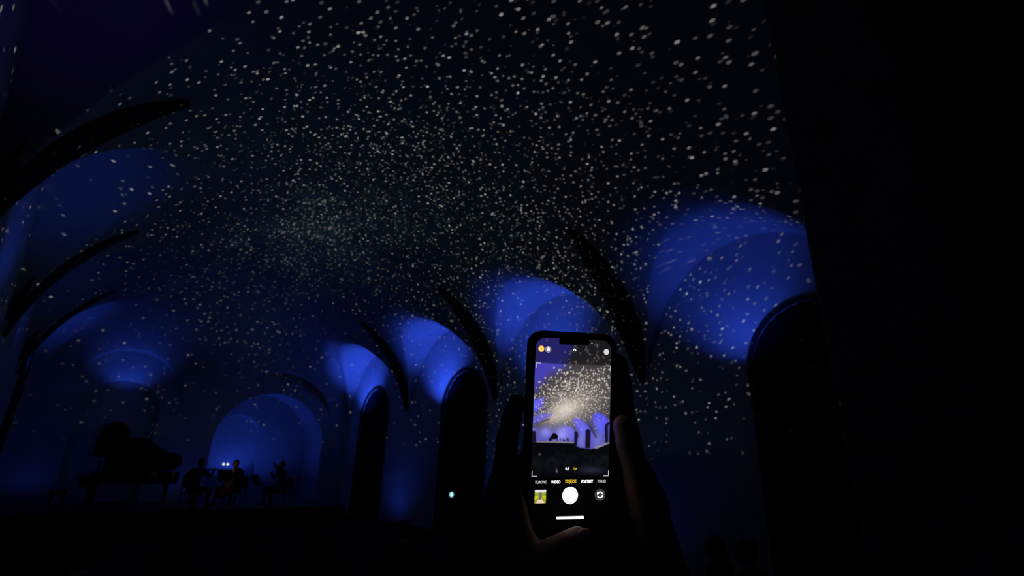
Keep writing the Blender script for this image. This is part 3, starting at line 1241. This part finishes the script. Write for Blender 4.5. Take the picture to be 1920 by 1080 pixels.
# dark audience
over(poly_mask([(-35, -7.9), (-12, -8.1), (2, -8.4), (6, -11.4), (16, -12.6), (24, -10.5), (35, -7.5), (35, -90), (-35, -90)], 0.6), (7, 8, 11))
over(poly_mask([(18, -11.4), (33, -6.4), (33, -7.4), (20, -12.4)], 0.5) * 0.8, (150, 146, 170))
hr_ = np.random.default_rng(5)
for k in range(46):
    y = -13 - 18 * hr_.uniform() ** 0.9
    sc_ = 0.9 + (-y - 13) * 0.16
    x = hr_.uniform(-30, 30)
    over(blob(x, y + sc_ * 0.35, sc_ * 1.05, sc_ * 1.15) * 0.5, (24, 28, 34))
    over(blob(x, y - sc_ * 0.2, sc_ * 0.95, sc_ * 1.15) * 0.95, (5, 6, 8))
over(blob(17, -28, 9, 2.4) * 0.8, (40, 40, 62))
over(blob(-11, -28.5, 0.6, 1.2), (110, 108, 112))
over(blob(-24.5, -16.5, 0.7, 0.8), (84, 82, 90))
# the bars of the camera interface
top = sm(V, 50.4, 50.9)
img *= (1 - 0.62 * top)[..., None]
over(top * 0.25, (4, 14, 12))
fade = sm(V, -31.0, -34.0)
img *= (1 - fade)[..., None]
over(blob(0, -50, 30, 16) * 0.5 * fade, (10, 9, 12))
# rounded corners
V_ = [(x * MM, y * MM, -0.05 * MM) for x, y in zip(U.ravel(), V.ravel())]
ii = (np.arange(NY - 1)[:, None] * NX + np.arange(NX - 1)[None, :])
FC = np.stack([ii, ii + 1, ii + NX + 1, ii + NX], -1).reshape(-1, 4)
fu = (U[:-1, :-1] + U[1:, 1:]).ravel() / 2
fv = (V[:-1, :-1] + V[1:, 1:]).ravel() / 2
qx, qy = np.abs(fu) - (SW / 2 - 8), np.abs(fv) - (SH / 2 - 8)
ok = ~((qx > 0) & (qy > 0) & (np.hypot(qx, qy) > 8))
ok &= ~((np.abs(fu) < 12.2) & (fv > SH / 2 - 4.6))          # notch
me = bpy.data.meshes.new('screen')
me.from_pydata(V_, [], FC[ok].tolist())
at_ = me.color_attributes.new('picture', 'FLOAT_COLOR', 'POINT')
rgba = np.concatenate([img.reshape(-1, 3), np.ones((NX * NY, 1))], 1).astype(np.float32)
at_.data.foreach_set('color', rgba.ravel())
sm_ = bpy.data.materials.new('live_view')
sm_.use_nodes = True
nt = sm_.node_tree
nt.nodes.remove(nt.nodes['Principled BSDF'])
e = nt.nodes.new('ShaderNodeEmission')
at = nt.nodes.new('ShaderNodeAttribute')
at.attribute_name = 'picture'
nt.links.new(at.outputs['Color'], e.inputs[0])
nt.links.new(e.outputs[0], nt.nodes['Material Output'].inputs[0])
screen = link('screen', me, sm_, ph)
screen['label'] = 'glowing display with the camera app showing the starlit hall'

ZUI = 0.06
WHITE, YEL, GREY = emis('ui_white', (255, 252, 250), 2.2), emis('ui_yellow', (255, 214, 40)), emis('ui_grey', (66, 64, 66))
LGREY, DARKUI = emis('ui_light_grey', (205, 200, 200)), emis('ui_dark', (10, 8, 6))


def disc(cx, cy, rad, n=40):
    return [(cx + rad * math.cos(2 * math.pi * k / n), cy + rad * math.sin(2 * math.pi * k / n)) for k in range(n)]


def ring(name, cx, cy, r0, r1, m, z=ZUI, a0=0, a1=360, n=48, parent=None):
    bm = nb()
    A = [bm.verts.new(((cx + r0 * math.cos(R(a0 + (a1 - a0) * k / n))) * MM, (cy + r0 * math.sin(R(a0 + (a1 - a0) * k / n))) * MM, z * MM)) for k in range(n + 1)]
    B = [bm.verts.new(((cx + r1 * math.cos(R(a0 + (a1 - a0) * k / n))) * MM, (cy + r1 * math.sin(R(a0 + (a1 - a0) * k / n))) * MM, z * MM)) for k in range(n + 1)]
    for k in range(n):
        bm.faces.new((A[k], B[k], B[k + 1], A[k + 1]))
    return obj(name, bm, m, parent or screen)


def text(name, body, cx, cy, size, m, wide=1.0, z=ZUI, bold=0.0):
    cu = bpy.data.curves.new(name, 'FONT')
    cu.body = body
    cu.size = size * MM
    cu.align_x = 'CENTER'
    cu.align_y = 'CENTER'
    cu.offset = bold * MM
    cu.resolution_u = 3
    t = bpy.data.objects.new('tmp', cu)
    COL.objects.link(t)
    me_ = bpy.data.meshes.new_from_object(t.evaluated_get(bpy.context.evaluated_depsgraph_get()))
    bpy.data.objects.remove(t)
    me_.materials.clear()
    co = np.empty(len(me_.vertices) * 3, np.float32)
    me_.vertices.foreach_get('co', co)
    co = co.reshape(-1, 3)
    lo, hi = co.min(0), co.max(0)
    co -= (lo + hi) / 2
    co[:, 0] *= wide
    co += np.array([cx * MM, cy * MM, z * MM])
    me_.vertices.foreach_set('co', co.ravel())
    me_.name = name
    return link(name, me_, m, screen)


# shutter, thumbnail, camera swap, home bar
obj('shutter_button', plate(disc(0.1, -46.1, 5.0), ZUI), WHITE, screen)
ring('shutter_ring', 0.1, -46.1, 5.35, 6.1, WHITE)
bm = plate([(-27.3, -51.2), (-18.7, -51.2), (-18.7, -41.9), (-27.3, -41.9)], ZUI)
th = obj('gallery_thumbnail', bm, emis('thumb_green', (150, 160, 40)), screen)
obj('thumbnail_sky', plate([(-27.3, -43.8), (-18.7, -43.8), (-18.7, -41.9), (-27.3, -41.9)], ZUI + 0.02), emis('thumb_sky', (235, 225, 230)), screen)
obj('thumbnail_path', plate([(-26.2, -51.2), (-19.6, -51.2), (-22.4, -47.5), (-23.8, -47.5)], ZUI + 0.02), emis('thumb_path', (240, 205, 185)), screen)
obj('thumbnail_figure', plate([(-23.9, -48.8), (-22.2, -48.8), (-22.0, -45.6), (-22.7, -43.4), (-23.4, -43.4), (-24.2, -45.6)], ZUI + 0.04), emis('thumb_figure', (110, 104, 110)), screen)
for s_ in (-1, 1):
    obj('thumbnail_meadow', plate([(-23 + s_ * 1.6, -47.0), (-23 + s_ * 4.3, -49.0), (-23 + s_ * 4.3, -46.6), (-23 + s_ * 2.0, -45.6)][::s_], ZUI + 0.02), emis('thumb_meadow', (205, 205, 30)), screen)
obj('swap_button', plate(disc(23.9, -46.1, 4.2), ZUI), GREY, screen)
for a0 in (20, 200):
    ring('swap_arrow', 23.9, -46.1, 1.7, 2.35, WHITE, ZUI + 0.03, a0, a0 + 130, 16)
    a = R(a0 + 138)
    c_ = (23.9 + 2.03 * math.cos(a), -46.1 + 2.03 * math.sin(a))
    tv, nv = (-math.sin(a), math.cos(a)), (math.cos(a), math.sin(a))
    obj('swap_arrow_head', plate([(c_[0] + nv[0] * 0.9 - tv[0] * .6, c_[1] + nv[1] * 0.9 - tv[1] * .6), (c_[0] + tv[0] * 0.9, c_[1] + tv[1] * 0.9), (c_[0] - nv[0] * 0.9 - tv[0] * .6, c_[1] - nv[1] * 0.9 - tv[1] * .6)], ZUI + 0.03), WHITE, screen)
obj('home_bar', plate(rounded(21.8, 1.9, 0.9, 4, 0.6, -61.9), ZUI), WHITE, screen)
# mode row and zoom
for b_, x, m_, wd in (('FILMOWE', -23.0, LGREY, 8.4), ('WIDEO', -11.5, WHITE, 7.2), ('ZDJĘCIE', 0.2, YEL, 9.0), ('PORTRET', 13.4, WHITE, 9.2), ('PANO', 25.2, LGREY, 6.6)):
    t = text('mode_text', b_, x, -36.3, 3.0, m_, bold=0.05)
    t.scale = (1, 1, 1)
    dims = t.dimensions.x / MM
    co = np.empty(len(t.data.vertices) * 3, np.float32)
    t.data.vertices.foreach_get('co', co)
    co = co.reshape(-1, 3)
    co[:, 0] = x * MM + (co[:, 0] - x * MM) * wd / max(dims, 1e-3)
    t.data.vertices.foreach_set('co', co.ravel())
text('zoom_text', '0,5', -2.8, -26.9, 2.5, WHITE, bold=0.04)
text('zoom_text', '1×', 3.7, -26.9, 2.9, YEL, bold=0.04)
# top icons
obj('flash_disc', plate(disc(-26.4, 61.3, 2.35), ZUI), emis('ui_flash', (255, 226, 120)), screen)
ring('flash_ring', -26.4, 61.3, 1.9, 2.35, emis('ui_flash_ring', (255, 180, 20)), ZUI + 0.02)
obj('flash_bolt', plate([(-26.1, 62.9), (-27.1, 61.0), (-26.4, 61.0), (-26.7, 59.7), (-25.6, 61.6), (-26.3, 61.6)], ZUI + 0.03), emis('ui_bolt', (210, 140, 0)), screen)
ring('live_ring', -20.9, 61.1, 1.95, 2.3, LGREY)
obj('live_disc', plate(disc(-20.9, 61.1, 1.35), ZUI), WHITE, screen)
obj('live_slash', plate([(-22.4, 62.3), (-22.1, 62.6), (-19.2, 59.8), (-19.5, 59.5)], ZUI + 0.02), GREY, screen)
obj('chevron_disc', plate(disc(0.4, 61.3, 1.9), ZUI), emis('ui_chevron_back', (52, 50, 50)), screen)
obj('chevron', plate([(-0.8, 60.8), (0.4, 62.0), (1.6, 60.8), (1.6, 61.5), (0.4, 62.7), (-0.8, 61.5)], ZUI + 0.02), WHITE, screen)
obj('filter_disc', plate(disc(26.7, 61.3, 2.2), ZUI), emis('ui_filter', (225, 218, 218)), screen)
obj('privacy_dot', plate(disc(14.5, 69.0 - 1.6, 0.55), ZUI), emis('ui_green', (120, 235, 120)), screen)
# frame corners
for cx, cy, sx, sy in ((-30.2, 50.7, 1, -1), (30.6, 50.7, -1, -1), (-30.2, -32.5, 1, 1), (30.6, -32.5, -1, 1)):
    ln, t_ = 4.2, 0.45
    pts = [(0, 0), (ln, 0), (ln, t_), (t_, t_), (t_, ln), (0, ln)]
    pts = [(cx + sx * x, cy + sy * y) for x, y in pts]
    obj('frame_corner', plate(pts if sx * sy > 0 else pts[::-1], ZUI), emis('ui_corner', (215, 212, 214)), screen)

# ------------------------------------------------------------------ the person holding the phone
holder = empty('person', (0.16, -0.08, ZF))
tag(holder, 'person holding up the glowing smartphone with both hands', 'person')


def P3(p):
    return PM @ (Vector(p) * MM)


def hand_obj(name, chains, balls, voxel):
    """chains are given in phone millimetres (right, up, towards the viewer)"""
    bm = nb()
    for pts, rads in chains:
        limb(bm, [Vector(p) * MM for p in pts], [r_ * MM for r_ in rads], 14)
    for c, rad, rot in balls:
        ball(bm, Vector(c) * MM, tuple(x * MM for x in rad), 3, rot)
    me_ = fuse(bm, voxel * MM, 6)
    me_.transform(Matrix.Translation((-0.16, 0.08, -ZF)) @ PM)
    me_.materials.append(SKIN)
    return link(name, me_, None, holder, True)


# left hand: palm and fingers behind the lower left edge, thumb laid across the bottom of the display
hand_obj('hand', [
    ([(-47, -38, -16), (-46, -8, -17), (-43, 10, -15), (-41, 20, -12)], [10.0, 8.6, 7.8, 6.6]),
    ([(-34, -40, -22), (-20, -12, -22), (-4, 0, -19), (8, 6, -17)], [10.0, 8.8, 8.2, 7.0]),
    ([(-30, -54, -24), (-12, -30, -24), (6, -20, -20), (18, -14, -17)], [10.0, 8.8, 8.0, 6.8]),
    ([(-28, -68, -24), (-12, -50, -24), (4, -42, -20), (14, -38, -17)], [9.0, 7.8, 7.0, 6.0]),
    ([(-47, -106, -8), (-34, -92, 4), (-19, -82, 11), (-7, -75, 13.5), (2.5, -71, 12.5)], [15, 13, 9.4, 8.2, 7.2]),
    ([(-42, -30, -8), (-39.5, -50, -3), (-36, -70, 1), (-30, -84, 5)], [6, 6.5, 7.5, 10]),
    ([(-50, -125, -10), (-48, -80, -16), (-47, -42, -18)], [19, 18, 13]),
    ([(-40, -125, -14), (-34, -88, -20), (-32, -52, -24)], [18, 17, 12]),
    ([(-46, -128, -10), (-45, -165, -8), (-40, -210, 0)], [22, 24, 28]),
], [((-50, -55, -14), (13, 26, 11), None), ((-42, -84, -8), (13, 26, 14), None)], 1.35)
bm = nb()
ball(bm, Vector((4.5, -68.5, 18.9)) * MM, (0.0060, 0.0048, 0.0022), 3, Matrix.Rotation(R(22), 3, 'Z') @ Matrix.Rotation(R(-24), 3, 'X'))
me_ = bpy.data.meshes.new('nail')
bm.to_mesh(me_)
bm.free()
me_.transform(Matrix.Translation((-0.16, 0.08, -ZF)) @ PM)
link('nail', me_, NAIL, holder, True)
# right hand: fingers up behind the right edge, thumb along the side, wrist leaving to the lower right
hand_obj('hand', [
    ([(62, -30, -20), (52, 8, -18), (47, 38, -16), (43, 54, -14)], [10.5, 9.0, 8.2, 7.0]),
    ([(54, -34, -26), (38, 2, -24), (22, 22, -20), (12, 34, -17)], [10.0, 8.8, 8.2, 7.0]),
    ([(52, -48, -26), (32, -22, -25), (14, -8, -21), (4, 0, -17)], [10.0, 8.6, 8.0, 6.8]),
    ([(54, -64, -26), (34, -46, -25), (18, -36, -21), (8, -30, -17)], [9.0, 7.8, 7.0, 6.0]),
    ([(74, -92, -6), (60, -56, 0), (50, -24, 4), (42, -6, 6), (38.5, 7, 6)], [15, 14, 10.2, 8.8, 7.4]),
    ([(86, -112, -14), (76, -72, -20), (66, -36, -20)], [19, 17, 13]),
    ([(80, -112, -16), (66, -78, -24), (56, -46, -26)], [18, 16, 12]),
    ([(86, -116, -14), (94, -155, -12), (104, -205, -4)], [22, 24, 28]),
], [((74, -58, -16), (15, 26, 12), Matrix.Rotation(R(24), 3, 'Z')), ((68, -72, -8), (13, 26, 14), Matrix.Rotation(R(20), 3, 'Z'))], 1.35)

# clothed body: torso, sleeves, legs, neck and head beside and below the camera
bm = nb()
shc = Vector((0.16, -0.10, 1.26))
fw, rt = Vector((0.316, 0.949, 0)), Vector((0.949, -0.316, 0))
ro = Matrix(((rt.x, fw.x, 0), (rt.y, fw.y, 0), (0, 0, 1)))
hipc = shc + Vector((0, 0, -0.50)) - fw * 0.06
ball(bm, shc + Vector((0, 0, -0.10)), (0.19, 0.12, 0.20), 3, ro)
ball(bm, shc.lerp(hipc, 0.55), (0.165, 0.11, 0.26), 3, ro)
ball(bm, hipc, (0.18, 0.125, 0.15), 3, ro)
limb(bm, [shc - rt * 0.17, shc + Vector((0, 0, 0.03)), shc + rt * 0.17], [0.065, 0.075, 0.065])
hd = Vector((0.13, -0.24, 1.475))
limb(bm, [shc, shc.lerp(hd, 0.6), hd], [0.06, 0.052, 0.055])
ball(bm, hd, (0.076, 0.095, 0.112), 3, ro)
ball(bm, hd + fw * 0.105 + Vector((0, 0, -0.012)), (0.014, 0.016, 0.022), 2, ro)
for s in (-1, 1):
    ball(bm, hd + rt * 0.078 * s, (0.012, 0.02, 0.03), 2, ro)
    hp = hipc + rt * 0.09 * s
    kn = Vector((hp.x, hp.y + 0.02, 0.28))
    an = Vector((hp.x, hp.y - 0.01, ZF + 0.09))
    limb(bm, [hp, kn, an], [0.095, 0.066, 0.045])
    limb(bm, [an + Vector((0, 0, -0.045)), an + fw * 0.10 + Vector((0, 0, -0.05)), an + fw * 0.17 + Vector((0, 0, -0.055))], [0.042, 0.042, 0.033])
lw, rw = P3((-42, -190, -3)), P3((101, -190, -6))
le = shc - rt * 0.22 + fw * 0.13 + Vector((0, 0, -0.06))
re = shc + rt * 0.22 + fw * 0.17 + Vector((0, 0, -0.06))
limb(bm, [shc - rt * 0.19, le, lw], [0.062, 0.052, 0.040])
limb(bm, [shc + rt * 0.19, re, rw], [0.062, 0.052, 0.040])
me_ = fuse(bm, 0.009, 4)
me_.materials.append(COAT)
me_.materials.append(SKIN)
for p_ in me_.polygons:
    if p_.center.z > shc.z + 0.10 and (p_.center - hd).length < 0.2:
        p_.material_index = 1
me_.transform(Matrix.Translation((-0.16, 0.08, -ZF)))
link('body', me_, None, holder, True)
bm = nb()
ball(bm, hd - fw * 0.02 + Vector((0, 0, 0.025)), (0.090, 0.100, 0.108), 3, ro)
for f in list(bm.faces):
    c = f.calc_center_median() - hd
    if c.dot(fw) > 0.03 and c.z < 0.06 or c.z < -0.06:
        bm.faces.remove(f)
bm.transform(Matrix.Translation((-0.16, 0.08, -ZF)))
obj('hair', bm, HAIRD, holder, True)
